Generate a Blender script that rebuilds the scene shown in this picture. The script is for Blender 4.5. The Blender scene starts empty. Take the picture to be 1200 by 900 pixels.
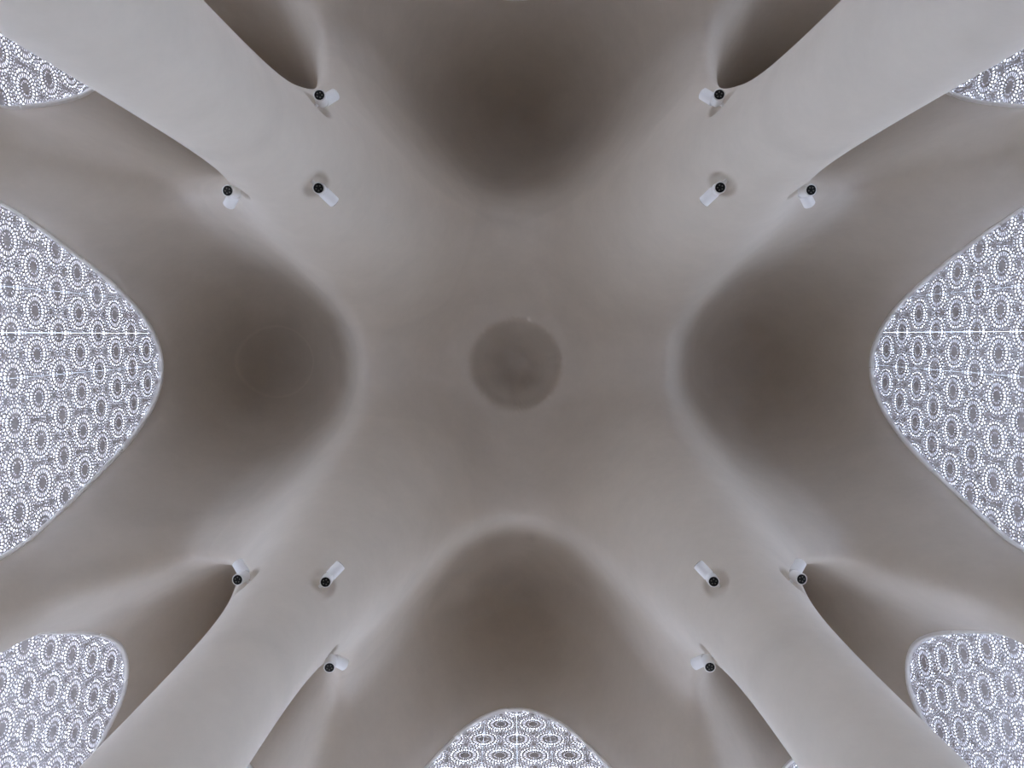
import bpy, bmesh, math, random
import numpy as np
from mathutils import Vector, Matrix
from mathutils.geometry import tessellate_polygon

random.seed(7)
SC = bpy.context.scene
COL = SC.collection

# ------------------------------------------------------------------ camera, sky, exposure
S = 5.0                      # bay spacing in metres (column axis to column axis)
H = 3.1927 * S               # crown height of the side domes above the lens
FLOOR = -1.5                 # the lens is held 1.5 m above the floor (z = 0 is the lens)
D = 1.3                      # walls stand at +-1.3 bays
RX, RY, RZ = 0.06487, -0.00022, -0.00126
CX, CY = -0.0150 * S, -0.1097 * S


def rot(axis, a):
    c, s = math.cos(a), math.sin(a)
    if axis == 'z': return np.array([[c, -s, 0], [s, c, 0], [0, 0, 1]])
    if axis == 'x': return np.array([[1, 0, 0], [0, c, -s], [0, s, c]])
    return np.array([[c, 0, -s], [0, 1, 0], [s, 0, c]])


Rm = rot('y', RY) @ rot('x', RX) @ rot('z', RZ)      # rows: right, down, forward
cd = bpy.data.cameras.new('camera')
cam = bpy.data.objects.new('camera', cd)
COL.objects.link(cam)
cd.sensor_width = 36.0
cd.lens = 880.0 / 1200.0 * 36.0
cd.clip_start = 0.05
r_, d_, f_ = Rm
cam.matrix_world = Matrix(((r_[0], -d_[0], -f_[0], CX), (r_[1], -d_[1], -f_[1], CY), (r_[2], -d_[2], -f_[2], 0.0), (0, 0, 0, 1)))
SC.camera = cam

world = bpy.data.worlds.new('overcast_sky')
SC.world = world
world.use_nodes = True
bg = world.node_tree.nodes['Background']
bg.inputs['Color'].default_value = (0.64, 0.765, 1.0, 1)
bg.inputs['Strength'].default_value = 1.0
sun_d = bpy.data.lights.new('sun', 'SUN')
sun_d.energy = 2.2
sun_d.angle = math.radians(0.6)
sun_d.color = (1.0, 0.98, 0.95)
sun = bpy.data.objects.new('sun', sun_d)
COL.objects.link(sun)
sun.rotation_euler = Vector((-0.22, 0.30, 0.93)).to_track_quat('Z', 'Y').to_euler()   # high sun
SC.view_settings.view_transform = 'Standard'
SC.view_settings.look = 'None'
SC.view_settings.exposure = 3.4
SC.view_settings.gamma = 1.0
SC.view_settings.use_curve_mapping = False
SC.cycles.max_bounces = 14
SC.cycles.diffuse_bounces = 10


# ------------------------------------------------------------------ materials
def nodes(name):
    m = bpy.data.materials.new(name)
    m.use_nodes = True
    nt = m.node_tree
    return m, nt, nt.nodes['Principled BSDF']


def N(nt, kind, **kw):
    n = nt.nodes.new(kind)
    for k, v in kw.items(): setattr(n, k, v)
    return n


def math_node(nt, op, a, b=None, clamp=False):
    n = N(nt, 'ShaderNodeMath', operation=op, use_clamp=clamp)
    for i, v in enumerate((a, b)):
        if v is None: continue
        if isinstance(v, (int, float)): n.inputs[i].default_value = v
        else: nt.links.new(v, n.inputs[i])
    return n.outputs[0]


def noise(nt, scale, detail, vec, rough=0.55):
    n = N(nt, 'ShaderNodeTexNoise')
    n.inputs['Scale'].default_value = scale
    n.inputs['Detail'].default_value = detail
    n.inputs['Roughness'].default_value = rough
    nt.links.new(vec, n.inputs['Vector'])
    return n.outputs['Fac']


PLASTER = (0.58, 0.516, 0.437)


def plaster():
    m, nt, b = nodes('hand_trowelled_plaster')
    g = N(nt, 'ShaderNodeNewGeometry')
    pos = g.outputs['Position']
    big = noise(nt, 0.35, 3, pos)
    mid = noise(nt, 1.6, 5, pos, 0.65)
    fine = noise(nt, 9.0, 5, pos, 0.7)
    v = math_node(nt, 'MULTIPLY_ADD', math_node(nt, 'SUBTRACT', big, 0.5), 0.16)
    nt.nodes[-1].inputs[2].default_value = 1.0
    v = math_node(nt, 'ADD', v, math_node(nt, 'MULTIPLY', math_node(nt, 'SUBTRACT', mid, 0.5), 0.18))
    v = math_node(nt, 'ADD', v, math_node(nt, 'MULTIPLY', math_node(nt, 'SUBTRACT', fine, 0.5), 0.08))
    # rings and patches of the plaster coats; back hollow and crown disc just darker
    sep = N(nt, 'ShaderNodeSeparateXYZ')
    nt.links.new(pos, sep.inputs[0])
    wob = math_node(nt, 'MULTIPLY', math_node(nt, 'SUBTRACT', noise(nt, .8, 2, pos), .5), .5)

    def plan_dist(cx, cy):
        dx = math_node(nt, 'SUBTRACT', sep.outputs[0], cx); dy = math_node(nt, 'SUBTRACT', sep.outputs[1], cy)
        return math_node(nt, 'SQRT', math_node(nt, 'ADD', math_node(nt, 'MULTIPLY', dx, dx), math_node(nt, 'MULTIPLY', dy, dy)))

    def inside(d, r, soft):
        mr = N(nt, 'ShaderNodeMapRange', interpolation_type='SMOOTHSTEP')
        for k_, v_ in (('From Min', r - soft), ('From Max', r + soft), ('To Min', 1.0), ('To Max', 0.0)): mr.inputs[k_].default_value = v_
        nt.links.new(d, mr.inputs['Value'])
        return mr.outputs[0]

    def shift(v, mask, k_): return math_node(nt, 'ADD', v, math_node(nt, 'MULTIPLY', mask, k_))
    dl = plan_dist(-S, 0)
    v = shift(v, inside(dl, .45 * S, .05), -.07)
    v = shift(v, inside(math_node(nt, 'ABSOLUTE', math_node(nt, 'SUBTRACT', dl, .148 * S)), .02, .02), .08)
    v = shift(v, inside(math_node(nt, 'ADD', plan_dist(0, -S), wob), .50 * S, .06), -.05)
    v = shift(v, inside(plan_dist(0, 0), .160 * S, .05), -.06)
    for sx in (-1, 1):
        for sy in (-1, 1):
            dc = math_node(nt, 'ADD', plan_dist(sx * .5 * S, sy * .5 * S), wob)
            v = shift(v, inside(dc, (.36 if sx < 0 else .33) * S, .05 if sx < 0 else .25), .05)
            v = shift(v, inside(math_node(nt, 'ABSOLUTE', math_node(nt, 'SUBTRACT', plan_dist(sx * .5 * S, sy * .5 * S), .0955 * S)), .004, .004), -.05)
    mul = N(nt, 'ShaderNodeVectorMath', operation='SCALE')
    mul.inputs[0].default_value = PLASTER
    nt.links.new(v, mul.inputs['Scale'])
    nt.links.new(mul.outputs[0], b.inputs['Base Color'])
    b.inputs['Roughness'].default_value = 0.62
    bp = N(nt, 'ShaderNodeBump')
    bp.inputs['Strength'].default_value = 0.12
    bp.inputs['Distance'].default_value = 0.05
    nt.links.new(mid, bp.inputs['Height'])
    nt.links.new(bp.outputs[0], b.inputs['Normal'])
    return m


def simple(name, col, rough=0.5, metal=0.0, var=0.06, scale=6.0):
    m, nt, b = nodes(name)
    tc = N(nt, 'ShaderNodeTexCoord')
    f = noise(nt, scale, 4, tc.outputs['Object'])
    mr = N(nt, 'ShaderNodeMapRange')
    mr.inputs['To Min'].default_value = 1 - var
    mr.inputs['To Max'].default_value = 1 + var
    nt.links.new(f, mr.inputs['Value'])
    mul = N(nt, 'ShaderNodeVectorMath', operation='SCALE')
    mul.inputs[0].default_value = col
    nt.links.new(mr.outputs[0], mul.inputs['Scale'])
    nt.links.new(mul.outputs[0], b.inputs['Base Color'])
    b.inputs['Roughness'].default_value = rough
    b.inputs['Metallic'].default_value = metal
    return m


M_PLASTER = plaster()
M_WALL = simple('outer_wall_plaster', (0.70, 0.67, 0.62), 0.7)
M_BLOCKER = simple('pale_grey_blocker', (0.60, 0.60, 0.61), 0.8)
M_FLOOR = simple('beige_carpet', (0.12, 0.095, 0.07), 0.95, scale=2.0)
M_GROUND = simple('pale_paving', (0.10, 0.098, 0.097), 0.9, scale=0.4)
M_SCREEN = simple('perforated_screen_panel', (0.62, 0.60, 0.62), 0.55, var=0.05, scale=3.0)
M_TRIM = simple('white_edge_bead', (0.93, 0.92, 0.89), 0.5)
M_LAMP = simple('white_lamp_enamel', (0.86, 0.85, 0.83), 0.4, var=0.02)
M_BLACK = simple('black_lamp_baffle', (0.004, 0.004, 0.0045), 0.6)
M_BLACK.node_tree.nodes['Principled BSDF'].inputs['Specular IOR Level'].default_value = 0.15
M_LENS = simple('small_reflector_lens', (0.30, 0.29, 0.27), 0.25, 0.6)


# ------------------------------------------------------------------ object helpers
def link(name, me, mat=None, parent=None, **props):
    o = bpy.data.objects.new(name, me)
    COL.objects.link(o)
    if mat is not None and me is not None and not me.materials: me.materials.append(mat)
    if parent is not None: o.parent = parent
    for k, v in props.items(): o[k] = v
    return o


def mesh_from(name, verts, faces, smooth=False, normals=None):
    me = bpy.data.meshes.new(name)
    me.from_pydata([tuple(map(float, v)) for v in verts], [], [tuple(map(int, f)) for f in faces])
    me.update()
    if smooth: me.polygons.foreach_set('use_smooth', [True] * len(me.polygons))
    if normals is not None: me.normals_split_custom_set_from_vertices([tuple(map(float, n)) for n in normals])
    return me


def box_mesh(name, lo, hi):
    x0, y0, z0 = lo; x1, y1, z1 = hi
    v = [(x, y, z) for z in (z0, z1) for y in (y0, y1) for x in (x0, x1)]
    f = [(0, 2, 3, 1), (4, 5, 7, 6), (0, 1, 5, 4), (2, 6, 7, 3), (0, 4, 6, 2), (1, 3, 7, 5)]
    return mesh_from(name, v, f)


# ------------------------------------------------------------------ the vault as a height field (plan in bays, height in H)
PIER = 0.56
INNER = [(sx * .5, sy * .5) for sx in (-1, 1) for sy in (-1, 1)]
PIERS = [(sx * D, sy * PIER) for sx in (-1, 1) for sy in (-1, 1)] + [(sx * PIER, sy * D) for sx in (-1, 1) for sy in (-1, 1)]
CORNERS = [(sx * D, sy * D) for sx in (-1, 1) for sy in (-1, 1)]
#            reach  curvature  foot radius  start of the steep foot  foot factor
PAR = {'inner': (.50, 2.20, .0865, .140, .015), 'pier': (.56, 1.05, .100, .135, .012), 'corner': (.25, 3.0, .030, .060, .02)}

ctrl = {}


def put(x, y, z):
    for a, b in ((x, y), (y, x)):
        for sx in (-1, 1):
            for sy in (-1, 1):
                ctrl[(round(a * sx, 4) + 0.0, round(b * sy, 4) + 0.0)] = z


put(0, 0, .905); put(.25, 0, .868); put(.18, .18, .876); put(.34, .34, .85)
put(.5, 0, .80); put(.5, .5, .80)
put(1, 0, .955); put(.75, 0, .89); put(1.3, 0, .863); put(1, .25, .885)
put(1.3, .25, .847); put(1.3, PIER, .812); put(.86, .5, .705); put(1.08, .5, .735); put(.72, .3, .845); put(.97, .40, .80)
put(1.3, .80, .812); put(1.3, .97, .787); put(1.3, 1.1, .755); put(.92, .92, 1.11); put(.88, .66, .86); put(1.3, 1.3, .745); put(.75, .25, .855); put(.72, .72, .95)
put(1.45, 0, .80); put(1.45, .97, .74)
cp = np.array(list(ctrl.keys())); cz = np.array(list(ctrl.values()))
dm = np.linalg.norm(cp[:, None] - cp[None], axis=2) ** 3
n_ = len(cp)
A = np.zeros((n_ + 1, n_ + 1)); A[:n_, :n_] = dm; A[n_, :n_] = 1; A[:n_, n_] = 1
wts = np.linalg.solve(A, np.concatenate([cz, [0]]))


def smooth01(t):
    t = np.clip(t, 0, 1)
    return t * t * (3 - 2 * t)


def crown(x, y):
    out = np.full(x.shape, wts[-1])
    for (px, py), w in zip(cp, wts[:-1]):
        out = out + w * ((x - px) ** 2 + (y - py) ** 2) ** 1.5
    # full-bodied bowls of the four side domes: the wall turns up steeply behind the lip
    for bx, by in ((1, 0), (-1, 0), (0, 1), (0, -1)):
        far = np.abs(x) if bx else np.abs(y)
        rr = (np.abs(x - bx) ** 3.5 + np.abs(y - by) ** 3.5) ** (1 / 3.5)
        dcol = np.hypot(np.abs(x) - .5, np.abs(y) - .5)
        out = out + .062 * smooth01((.50 - rr) / .23) * smooth01((1.28 - far) / .22) * smooth01((dcol - .13) / .16)
    # shallow round recess at the very top of the central vault
    r = np.hypot(x, y)
    out = out + .010 * smooth01((.166 - r) / .014) + .042 * smooth01((.170 - r) / .14)
    return out


def drop(d, par):
    L, c, R0, Rs, k = par
    u = np.clip((Rs - d) / (Rs - R0), 0, .9985)
    return c * np.clip(L - d, 0, None) ** 2 + k * u * u / (1 - u)


def field(x, y):
    x = np.asarray(x, float); y = np.asarray(y, float)
    z = crown(x, y)
    for pts, key in ((INNER, 'inner'), (PIERS, 'pier'), (CORNERS, 'corner')):
        for px, py in pts:
            z = z - drop(np.hypot(x - px, y - py), PAR[key])
    return np.maximum(z, FLOOR / H)


LAMP_Z = 1.5551 * S
LAMPS = []      # (surface point, outward direction in plan, kind)


def edge_points(a, b, n):
    a = np.array(a, float); b = np.array(b, float)
    return [a + (b - a) * i / n for i in range(n)]


def collar(par, n, dmax, cref=.80):
    dd = np.concatenate([par[2] + (dmax - par[2]) * np.geomspace(1e-4, 1, 4000)])
    zz = np.maximum(cref - drop(dd, par), FLOOR / H)
    i0 = max(0, int(np.argmax(zz > FLOOR / H)) - 1)
    dd, zz = dd[i0:], zz[i0:]
    s = np.concatenate([[0], np.cumsum(np.hypot(np.diff(dd) * S, np.diff(zz) * H))])
    return np.interp(np.linspace(0, s[-1], n), s, dd)


verts, faces, owner = [], [], []     # owner: 0 ceiling, >0 column number, <0 wall number


def cell(c, par, ring_pts, closed, nc, n2, dmid, split_z, tag):
    """polar sheet from the foot of a support out to the edge of its cell"""
    c = np.array(c, float)
    base = len(verts)
    dj = collar(par, nc, dmid)
    ring_pts = np.array(ring_pts)
    vec = ring_pts - c
    dm_ = np.linalg.norm(vec, axis=1)
    u = vec / dm_[:, None]
    rows = [c + u * d for d in dj]
    for t in np.linspace(0, 1, n2 + 1)[1:]:
        rows.append(c + u * (dj[-1] + (dm_ - dj[-1]) * t)[:, None])
    rows = np.array(rows)
    z = field(rows[..., 0], rows[..., 1])
    z[0] = FLOOR / H
    P = np.dstack([rows * S, z * H])
    m = len(ring_pts)
    verts.extend(P.reshape(-1, 3).tolist())
    j_split = int(np.argmin(np.abs(z[:nc].mean(axis=1) - split_z)))
    for j in range(len(rows) - 1):
        for i in range(m if closed else m - 1):
            k = (i + 1) % m
            faces.append((base + j * m + i, base + j * m + k, base + (j + 1) * m + k, base + (j + 1) * m + i))
            owner.append(tag if j < j_split else 0)


NQ = 72
for n, (px, py) in enumerate(INNER):
    sx, sy = (1 if px > 0 else -1), (1 if py > 0 else -1)
    cs = [(0, 0), (sx, 0), (sx, sy), (0, sy)]
    ring = sum((edge_points(cs[i], cs[(i + 1) % 4], NQ) for i in range(4)), [])
    cell((px, py), PAR['inner'], ring, True, 190, 44, .2, .37, n + 1)
NW = 22
for (px, py) in PIERS:
    if abs(px) > 1: sx, sy = np.sign(px), np.sign(py); mk = lambda a, b: (sx * a, sy * b)
    else: sx, sy = np.sign(py), np.sign(px); mk = lambda a, b: (sy * b, sx * a)
    cs = [mk(D, 0), mk(1, 0), mk(1, 1), mk(D, 1)]
    ring = edge_points(cs[0], cs[1], NW) + edge_points(cs[1], cs[2], NQ) + edge_points(cs[2], cs[3], NW) + [np.array(cs[3], float)]
    wn = {(-1, 0): 1, (1, 0): 2, (0, -1): 3, (0, 1): 4}[(int(np.sign(px)) if abs(px) > 1 else 0, int(np.sign(py)) if abs(py) > 1 else 0)]
    cell((px, py), PAR['pier'], ring, False, 90, 30, .2, .37, -wn)
for (px, py) in CORNERS:
    sx, sy = np.sign(px), np.sign(py)
    ring = edge_points((sx * D, sy), (sx, sy), NW) + edge_points((sx, sy), (sx, sy * D), NW) + [np.array((sx, sy * D), float)]
    cell((px, py), PAR['corner'], ring, False, 40, 16, .1, .37, -1 if sx < 0 else -2)

V = np.array(verts); F = np.array(faces); OW = np.array(owner)
flip = np.cross(V[F[:, 2]] - V[F[:, 0]], V[F[:, 3]] - V[F[:, 1]])[:, 2] > 0     # every face looks down into the room
F[flip] = F[flip][:, ::-1]
# round shallow niches in the flared column heads where the lamps are fixed
for (px, py) in INNER:
    sx, sy = np.sign(px), np.sign(py)
    for dx, dy in ((-sx, -sy), (-sx, sy), (sx, -sy)):
        nrm = np.array([dx, dy]) / math.sqrt(2)
        ds = np.linspace(.09, .3, 800)
        zs = field(px + nrm[0] * ds, py + nrm[1] * ds) * H
        d0 = float(np.interp(LAMP_Z + .06, zs, ds))
        p = np.array([(px + nrm[0] * d0) * S, (py + nrm[1] * d0) * S, LAMP_Z + .06])
        slope = np.gradient(zs, ds * S)[int(np.argmin(abs(ds - d0)))]
        n3 = np.array([nrm[0] * slope, nrm[1] * slope, -1.0]); n3 /= np.linalg.norm(n3)
        ax = np.array([-nrm[0] * .55, -nrm[1] * .55, .835])          # niche drilled up and into the column head
        rel = V - (p + np.array([nrm[0], nrm[1], 0]) * .02)
        dist = np.linalg.norm(rel - (rel @ ax)[:, None] * ax[None], axis=1)
        dist = np.where(np.linalg.norm(rel, axis=1) < .7, dist, 9.0)
        V += ax[None] * (.11 * smooth01((.17 - dist) / .09))[:, None]
        LAMPS.append((p, n3, nrm, (dx, dy) == (-sx, -sy)))

# weld the cell edges
key = np.round(V, 4) + 0.0
_, first, inv = np.unique(key, axis=0, return_index=True, return_inverse=True)
inv = inv.reshape(-1)
V = V[first]; F = inv[F]
ok = np.array([len(set(f)) == 4 for f in F.tolist()])
F = F[ok]; OW = OW[ok]
a, b, c, e = (V[F[:, i]] for i in range(4))
fn = np.cross(c - a, e - b)
VN = np.zeros_like(V)
for i in range(4): np.add.at(VN, F[:, i], fn)
VN /= np.maximum(np.linalg.norm(VN, axis=1), 1e-9)[:, None]


def sub(name, mask, extra=None):
    f = F[mask]
    ids, inv2 = np.unique(f, return_inverse=True)
    return V[ids], inv2.reshape(-1, 4), VN[ids]


v, f, nn = sub('ceiling', OW == 0)
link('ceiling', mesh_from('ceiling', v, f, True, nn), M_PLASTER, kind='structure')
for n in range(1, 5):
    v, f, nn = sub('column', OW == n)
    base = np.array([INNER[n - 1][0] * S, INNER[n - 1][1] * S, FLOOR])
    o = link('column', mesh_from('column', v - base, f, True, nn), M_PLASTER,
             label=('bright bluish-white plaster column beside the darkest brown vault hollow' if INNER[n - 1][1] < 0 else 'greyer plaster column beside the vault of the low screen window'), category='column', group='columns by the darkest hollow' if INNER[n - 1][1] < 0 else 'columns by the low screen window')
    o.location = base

# ------------------------------------------------------------------ floor, ground, roof
link('floor', box_mesh('floor', (-D * S - .3, -D * S - .3, FLOOR - .2), (D * S + .3, D * S + .3, FLOOR)), M_FLOOR, kind='structure')
link('ground', box_mesh('ground', (-90, -90, FLOOR - .5), (90, 90, FLOOR - .21)), M_GROUND, kind='structure')
# unseen wall added behind the back windows to dim the light from that side
link('wall_sky_blocker', box_mesh('wall_sky_blocker', (-16, -D * S - 6.8, FLOOR - .2), (16, -D * S - 6.0, FLOOR + 24)), M_BLOCKER, kind='structure')
ROOF = H * 1.22
link('ceiling_roof_slab', box_mesh('roof_slab', (-D * S - .3, -D * S - .3, ROOF), (D * S + .3, D * S + .3, ROOF + .3)), M_WALL, kind='structure')  # unseen slab added above the vault to keep sky light out

# ------------------------------------------------------------------ perforated screen panel (one hexagonal repeat of rosettes wide)
AP = .118 * S                       # rosette spacing = panel width
PV = AP * math.sqrt(3)              # vertical repeat
ROWS = 2                            # repeats in one panel
GAP = .0022
DEPTH = .016


def clip_poly(poly, nx, ny, off):
    out = []
    for i in range(len(poly)):
        p, q = poly[i], poly[(i + 1) % len(poly)]
        sp, sq = p[0] * nx + p[1] * ny - off, q[0] * nx + q[1] * ny - off
        if sp <= 0: out.append(p)
        if sp * sq < 0:
            t = sp / (sp - sq)
            out.append((p[0] + (q[0] - p[0]) * t, p[1] + (q[1] - p[1]) * t))
    return out


def panel_mesh():
    ros = [(0.0, 0.0), (.5, math.sqrt(3) / 2)]
    per = (1.0, math.sqrt(3))
    seeds = []      # x, y, rosette centre or None, r0, r1, open

    def pd(ax, ay, bx, by):
        dx = (ax - bx + per[0] * 1.5) % per[0] - per[0] * .5
        dy = (ay - by + per[1] * 1.5) % per[1] - per[1] * .5
        dx = dx if abs(dx) <= .5 else dx
        return math.hypot(dx, dy)
    for cx, cy in ros:
        seeds.append((cx, cy, None, 0, 0, False))
        for n, r, r0, r1, ph in ((14, .152, .130, .176, 0), (24, .275, .217, .338, .5), (24, .400, .366, .434, 0)):
            for i in range(n):
                t = 2 * math.pi * (i + ph) / n
                seeds.append((cx + r * math.cos(t), cy + r * math.sin(t), (cx, cy), r0, r1, True))
    tri = [(.5, math.sqrt(3) / 6), (0, math.sqrt(3) / 3), (0, 2 * math.sqrt(3) / 3), (.5, 5 * math.sqrt(3) / 6)]
    for cx, cy in tri:
        seeds.append((cx, cy, None, 0, 0, False))
        for i in range(9):
            t = 2 * math.pi * i / 9 + (math.pi / 2)
            seeds.append((cx + .085 * math.cos(t), cy + .085 * math.sin(t), None, 0, 0, True))
    # fill what is left around the rings with small cells
    cand = [(i / 42.0 + .004 * math.sin(7 * i + 3 * j), j / 42.0 + .004 * math.cos(5 * i + j)) for j in range(int(42 * per[1]) + 1) for i in range(42)]
    for q in cand:
        if all(pd(q[0], q[1], s[0], s[1]) > (.062 if s[2] else .066) for s in seeds) and all(pd(q[0], q[1], c_[0], c_[1]) > .40 for c_ in ros):
            seeds.append((q[0], q[1], None, 0, 0, True))
    allp = []
    for ox in (-1, 0, 1):
        for oy in (-1, 0, 1):
            for s in seeds:
                x, y = s[0] + ox * per[0], s[1] + oy * per[1]
                if -.35 < x < 1.35 and -.35 < y < per[1] + .35:
                    cc = (s[2][0] + ox * per[0], s[2][1] + oy * per[1]) if s[2] else None
                    allp.append((x, y, cc, s[3], s[4], s[5]))
    P = np.array([(p[0], p[1]) for p in allp])
    g = GAP / 2 / AP
    out_v, out_f = [], []
    bar = .019
    for i, s in enumerate(allp):
        if not (-.12 < s[0] < 1.12 and -.12 < s[1] < per[1] + .12): continue
        dd = np.hypot(P[:, 0] - s[0], P[:, 1] - s[1])
        near = [j for j in np.argsort(dd)[1:30] if dd[j] < .34]
        poly = [(s[0] - .2, s[1] - .2), (s[0] + .2, s[1] - .2), (s[0] + .2, s[1] + .2), (s[0] - .2, s[1] + .2)]
        hole = list(poly)
        for j in near:
            nx, ny = (P[j] - P[i]) / dd[j]
            off = nx * (P[j][0] + P[i][0]) / 2 + ny * (P[j][1] + P[i][1]) / 2
            poly = clip_poly(poly, nx, ny, off)
            hole = clip_poly(hole, nx, ny, off - ((.0185 if .2 < s[3] < .3 else .020 if s[3] < .2 else .0185) if s[2] else bar))
        for nx, ny, off in ((-1, 0, -g), (1, 0, 1 - g), (0, -1, 0), (0, 1, per[1])):
            poly = clip_poly(poly, nx, ny, off)
            hole = clip_poly(hole, nx, ny, off - (.012 if nx else .006))
        if s[2] and hole:
            ux, uy = s[0] - s[2][0], s[1] - s[2][1]
            l = math.hypot(ux, uy); ux /= l; uy /= l
            o0 = ux * s[2][0] + uy * s[2][1]
            hole = clip_poly(hole, ux, uy, o0 + s[4])
            hole = clip_poly(hole, -ux, -uy, -(o0 + s[3]))
        if len(poly) < 3: continue
        # drop doubled points
        def clean(pl):
            r = []
            for p in pl:
                if not r or math.hypot(p[0] - r[-1][0], p[1] - r[-1][1]) > 2e-3: r.append(p)
            if len(r) > 1 and math.hypot(r[0][0] - r[-1][0], r[0][1] - r[-1][1]) <= 2e-3: r.pop()
            return r
        poly = clean(poly); hole = clean(hole)
        if len(poly) < 3: continue
        b0 = len(out_v)
        if s[5] and len(hole) >= 3:
            ar = abs(sum(hole[k][0] * hole[(k + 1) % len(hole)][1] - hole[(k + 1) % len(hole)][0] * hole[k][1] for k in range(len(hole)))) / 2
        else: ar = 0
        if ar > 1.5e-4:
            tris = tessellate_polygon([[Vector((p[0], p[1], 0)) for p in poly], [Vector((p[0], p[1], 0)) for p in hole[::-1]]])
            pts = poly + hole[::-1]
            out_v += [(p[0], 0.0, p[1]) for p in pts]
            out_f += [tuple(b0 + k for k in t) for t in tris]
            h0 = len(out_v)
            m = len(hole)
            out_v += [(p[0], DEPTH / AP, p[1]) for p in hole[::-1]]
            for k in range(m):
                k2 = (k + 1) % m
                out_f.append((b0 + len(poly) + k, b0 + len(poly) + k2, h0 + k2, h0 + k))
        else:
            out_v += [(p[0], 0.0, p[1]) for p in poly]
            out_f.append(tuple(b0 + k for k in range(len(poly))))
    # side edges of the sheet
    for xx in (g, 1 - g):
        b0 = len(out_v)
        out_v += [(xx, 0, 0), (xx, DEPTH / AP, 0), (xx, DEPTH / AP, per[1]), (xx, 0, per[1])]
        out_f.append((b0, b0 + 1, b0 + 2, b0 + 3))
    vv, ff = [], []
    for r in range(ROWS):
        b0 = len(vv)
        vv += [(x * AP, y * AP, (z + r * per[1]) * AP) for x, y, z in out_v]
        ff += [tuple(b0 + k for k in t) for t in out_f]
    return mesh_from('screen_panel', vv, ff)


PANEL = panel_mesh()
PANEL.materials.append(M_SCREEN)
print('panel tris', sum(len(p.vertices) - 2 for p in PANEL.polygons))

# ------------------------------------------------------------------ walls, windows
WT = .075                     # wall thickness
SCR = .045                    # screen set back from the room side
ZREF = 2.558 * S             # height of a rosette centre on a panel joint


def outline(t):
    """lower edge of the vault along a wall, t in bays from the wall's middle"""
    t = np.asarray(t, float)
    return field(np.full(t.shape, D), t) * H


ts = []
for c_, R0, sp in ((PIER, PAR['pier'][2], .3), (-PIER, PAR['pier'][2], .3)):
    ds = R0 + np.geomspace(2e-4, sp, 90)
    ts += list(c_ + ds) + list(c_ - ds)
ds = .03 + np.geomspace(2e-4, .12, 40)
ts += list(D - ds) + list(-D + ds) + list(np.linspace(-D, D, 161))
ts = np.array(sorted(t for t in ts if -D <= t <= D))
ts = ts[np.concatenate([[True], np.diff(ts) > 1e-5])]
zs = outline(ts)
for t_i in range(len(ts)):
    if min(abs(abs(ts[t_i]) - PIER) - PAR['pier'][2], D - abs(ts[t_i]) - .03) <= 1e-6: zs[t_i] = FLOOR

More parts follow.
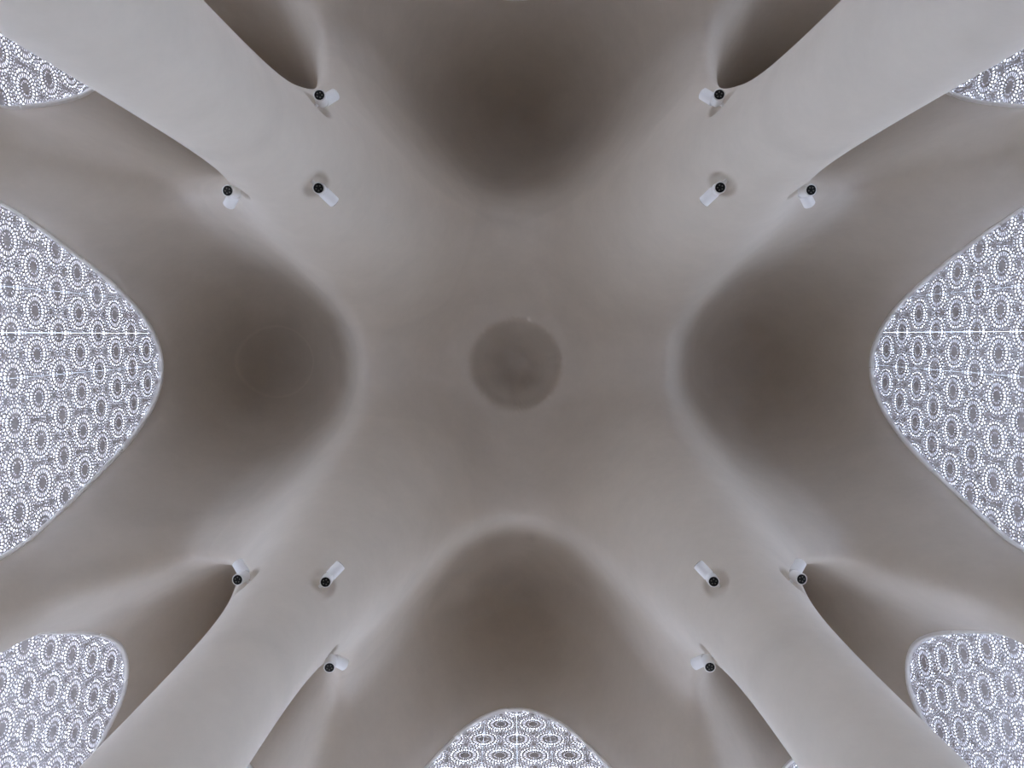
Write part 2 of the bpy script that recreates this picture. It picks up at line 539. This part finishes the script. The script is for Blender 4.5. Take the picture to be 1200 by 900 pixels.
SIDES = {'left': (1, (-1, 0)), 'right': (2, (1, 0)), 'back': (3, (0, -1)), 'front': (4, (0, 1))}
win_no = 0
WIN_SPAN = ((-PIER + PAR['pier'][2], PIER - PAR['pier'][2]), (PIER + PAR['pier'][2], D - .03), (-D + .03, -PIER - PAR['pier'][2]))
for side, (wn, (ox, oy)) in SIDES.items():
    out3 = np.array([ox, oy, 0.0]); al3 = np.cross(out3, (0, 0, 1.0))
    # wall: everything above and between the arches, with the reveal of the openings
    wv, wf = [], []
    for t, z in zip(ts, zs):
        for dpt, zz in ((0.0, z), (0.0, ROOF), (WT, ROOF), (WT, z)):
            wv.append(out3 * (D * S + dpt) + al3 * t * S + np.array([0, 0, zz]))
    for i in range(len(ts) - 1):
        b0, b1 = i * 4, i * 4 + 4
        for k in range(4):
            wf.append((b0 + k, b0 + (k + 1) % 4, b1 + (k + 1) % 4, b1 + k))
    v, f, nn = sub('pier', OW == -wn)
    n0 = len(wv)
    wv += list(v); wf += (f + n0).tolist()
    me = mesh_from('wall_' + side, wv, wf)
    link('wall_' + side, me, M_PLASTER, kind='structure')
    frame = Matrix((( al3[0], out3[0], 0, out3[0] * D * S), (al3[1], out3[1], 0, out3[1] * D * S), (0, 0, 1, FLOOR), (0, 0, 0, 1)))
    for (t0, t1) in WIN_SPAN:
        win_no += 1
        sel = (ts >= t0 - 1e-6) & (ts <= t1 + 1e-6)
        tt, zz = ts[sel], zs[sel]
        root = link('window_%d' % win_no, None, kind='structure')
        root.matrix_world = frame
        # screen panels, hung edge to edge
        i0, i1 = math.floor(t0 * S / AP), math.ceil(t1 * S / AP)
        ph = ROWS * PV
        k0 = math.floor((FLOOR - ZREF) / ph)
        for i in range(i0, i1):
            inside = (tt * S >= i * AP) & (tt * S <= (i + 1) * AP)
            if not inside.any(): continue
            top = zz[inside].max()
            k = k0
            while ZREF + k * ph < top:
                p = link('screen_panel', PANEL, None, root)
                p.location = (i * AP, SCR, ZREF + k * ph - FLOOR)
                k += 1
        # bead along the edge of the opening, laid in short lengths
        pts = np.stack([tt * S, zz], 1)
        seg = np.concatenate([[0], np.cumsum(np.linalg.norm(np.diff(pts, axis=0), axis=1))])
        total = seg[-1]
        s0 = 0.0
        while s0 < total - .05:
            ln = random.uniform(.9, 1.7)
            s1 = min(s0 + ln, total)
            m = max(3, int((s1 - s0) / .07))
            q = np.linspace(s0 + .006, s1 - .006, m)
            a_ = np.stack([np.interp(q, seg, pts[:, 0]), np.interp(q, seg, pts[:, 1])], 1)
            tg = np.gradient(a_, axis=0); tg /= np.maximum(np.linalg.norm(tg, axis=1), 1e-9)[:, None]
            nr = np.stack([tg[:, 1], -tg[:, 0]], 1)       # towards the opening
            th = random.uniform(.030, .050)
            yi = random.uniform(-.035, -.01)
            bv, bf = [], []
            for (ax, az), (nx, nz) in zip(a_, nr):
                for y, e_ in ((yi, -.012), (yi, th * .6), (yi + .018, th), (SCR - .004, th), (SCR - .004, -.012)):
                    bv.append((ax + nx * e_, y, az + nz * e_ - FLOOR))
            for i in range(m - 1):
                for k in range(5):
                    bf.append((i * 5 + k, i * 5 + (k + 1) % 5, i * 5 + 5 + (k + 1) % 5, i * 5 + 5 + k))
            bf += [tuple(range(5)), tuple((m - 1) * 5 + k for k in range(4, -1, -1))]
            link('edge_bead', mesh_from('edge_bead', bv, bf), M_TRIM, root)
            s0 = s1


# ------------------------------------------------------------------ twin spotlights on the column heads
def tube(p0, p1, prof, n=28):
    """surface of revolution from p0 to p1, prof = [(t, radius)]"""
    p0 = Vector(p0); p1 = Vector(p1)
    ax = (p1 - p0); L = ax.length; ax.normalize()
    u = ax.orthogonal().normalized(); w = ax.cross(u)
    vv, ff = [], []
    for t, r in prof:
        c = p0 + ax * (t * L)
        for i in range(n):
            a = 2 * math.pi * i / n
            vv.append(c + (u * math.cos(a) + w * math.sin(a)) * r)
    for j in range(len(prof) - 1):
        for i in range(n):
            k = (i + 1) % n
            ff.append((j * n + i, j * n + k, (j + 1) * n + k, (j + 1) * n + i))
    ff.append(tuple(range(n - 1, -1, -1))); ff.append(tuple((len(prof) - 1) * n + i for i in range(n)))
    return vv, ff


def build_lamp(tilt_up):
    """local frame: x outwards from the column, z up, origin on the plaster surface"""
    parts = {}
    parts['bracket'] = tube((-.14, 0, .07), (.075, 0, .05), [(0, .02), (1, .02)], 14)
    parts['wall_plate'] = tube((-.105, 0, .075), (-.08, 0, .073), [(0, .036), (.8, .036), (1, .03)], 24)
    r = .062
    hous = [(0, r - .012), (.0, r), (.05, r), (.93, r), (1, r - .008)]
    b0, b1 = Vector((.07, 0, -.06)), Vector((.045, 0, .11))
    parts['downlight_housing'] = tube(b0, b1, [(0, .050), (0, r), (.96, r), (1, r - .008)])
    dn = (b1 - b0).normalized()
    parts['downlight_lens'] = tube(b0 - dn * .004, b0 + dn * .01, [(0, .050), (1, .050)])
    dots = ([], [])
    uu = dn.orthogonal().normalized(); ww = dn.cross(uu)
    for k in range(5):
        a = 2 * math.pi * k / 5
        c = b0 + (uu * math.cos(a) + ww * math.sin(a)) * .026
        vv, ff = tube(c - dn * .007, c, [(0, .007), (1, .010)], 10)
        n0 = len(dots[0]); dots[0].extend(vv); dots[1].extend([tuple(n0 + i for i in t) for t in ff])
    parts['reflector'] = dots
    c0 = Vector((.065, 0, .13)); dirv = Vector((math.sin(tilt_up), 0, math.cos(tilt_up)))
    c1 = c0 + dirv * .17
    parts['uplight_housing'] = tube(c0, c1, [(0, r - .02), (.03, r - .004), (.06, r), (.97, r), (1, r - .006)])
    parts['uplight_lens'] = tube(c1 - dirv * .004, c1 + dirv * .004, [(0, .050), (1, .050)])
    return {k: mesh_from(k, *v) for k, v in parts.items()}


LM = build_lamp(math.radians(58))
for k, me in LM.items():
    me.materials.append(M_BLACK if k == 'downlight_lens' or k == 'uplight_lens' else M_LENS if k == 'reflector' else M_LAMP)
    for p in me.polygons: p.use_smooth = len(p.vertices) == 4
    try: me.set_sharp_from_angle(angle=math.radians(35))
    except Exception: pass
for p, n3, nrm, facing in LAMPS:
    bay = min(((0, -1), (0, 1), (-1, 0), (1, 0)), key=lambda b: math.hypot(p[0] - b[0] * S, p[1] - b[1] * S))
    if facing:
        lab, grp = (('white twin spotlight in a niche of a bright column, facing the middle vault', 'middle spotlights on the bright columns') if p[1] < 0 else
                    ('white twin spotlight in a niche of a greyer column, facing the middle vault', 'middle spotlights on the greyer columns'))
    else:
        lab, grp = {(0, -1): ('white twin spotlight on a column flank beside the darkest brown vault hollow', 'flank spotlights by the darkest hollow'),
                    (0, 1): ('white twin spotlight on a column flank under the vault of the low screen window', 'flank spotlights by the low screen window'),
                    (-1, 0): ('white twin spotlight on a column flank beside the vault hollow with a faint ring', 'flank spotlights by the ringed hollow'),
                    (1, 0): ('white twin spotlight on a column flank beside the ringless hollow of a large screen window', 'flank spotlights by the ringless hollow')}[bay]
    root = link('twin_spotlight', None, label=lab, category='spotlight', group=grp)
    ang = math.atan2(nrm[1], nrm[0])
    root.location = p
    root.rotation_euler = (0, 0, ang)
    pr = {}
    for k in ('wall_plate', 'bracket', 'downlight_housing', 'uplight_housing'): pr[k] = link(k, LM[k], None, root)
    ln = link('downlight_lens', LM['downlight_lens'], None, pr['downlight_housing'])
    link('uplight_lens', LM['uplight_lens'], None, pr['uplight_housing'])
    link('reflector', LM['reflector'], None, pr['downlight_housing'])
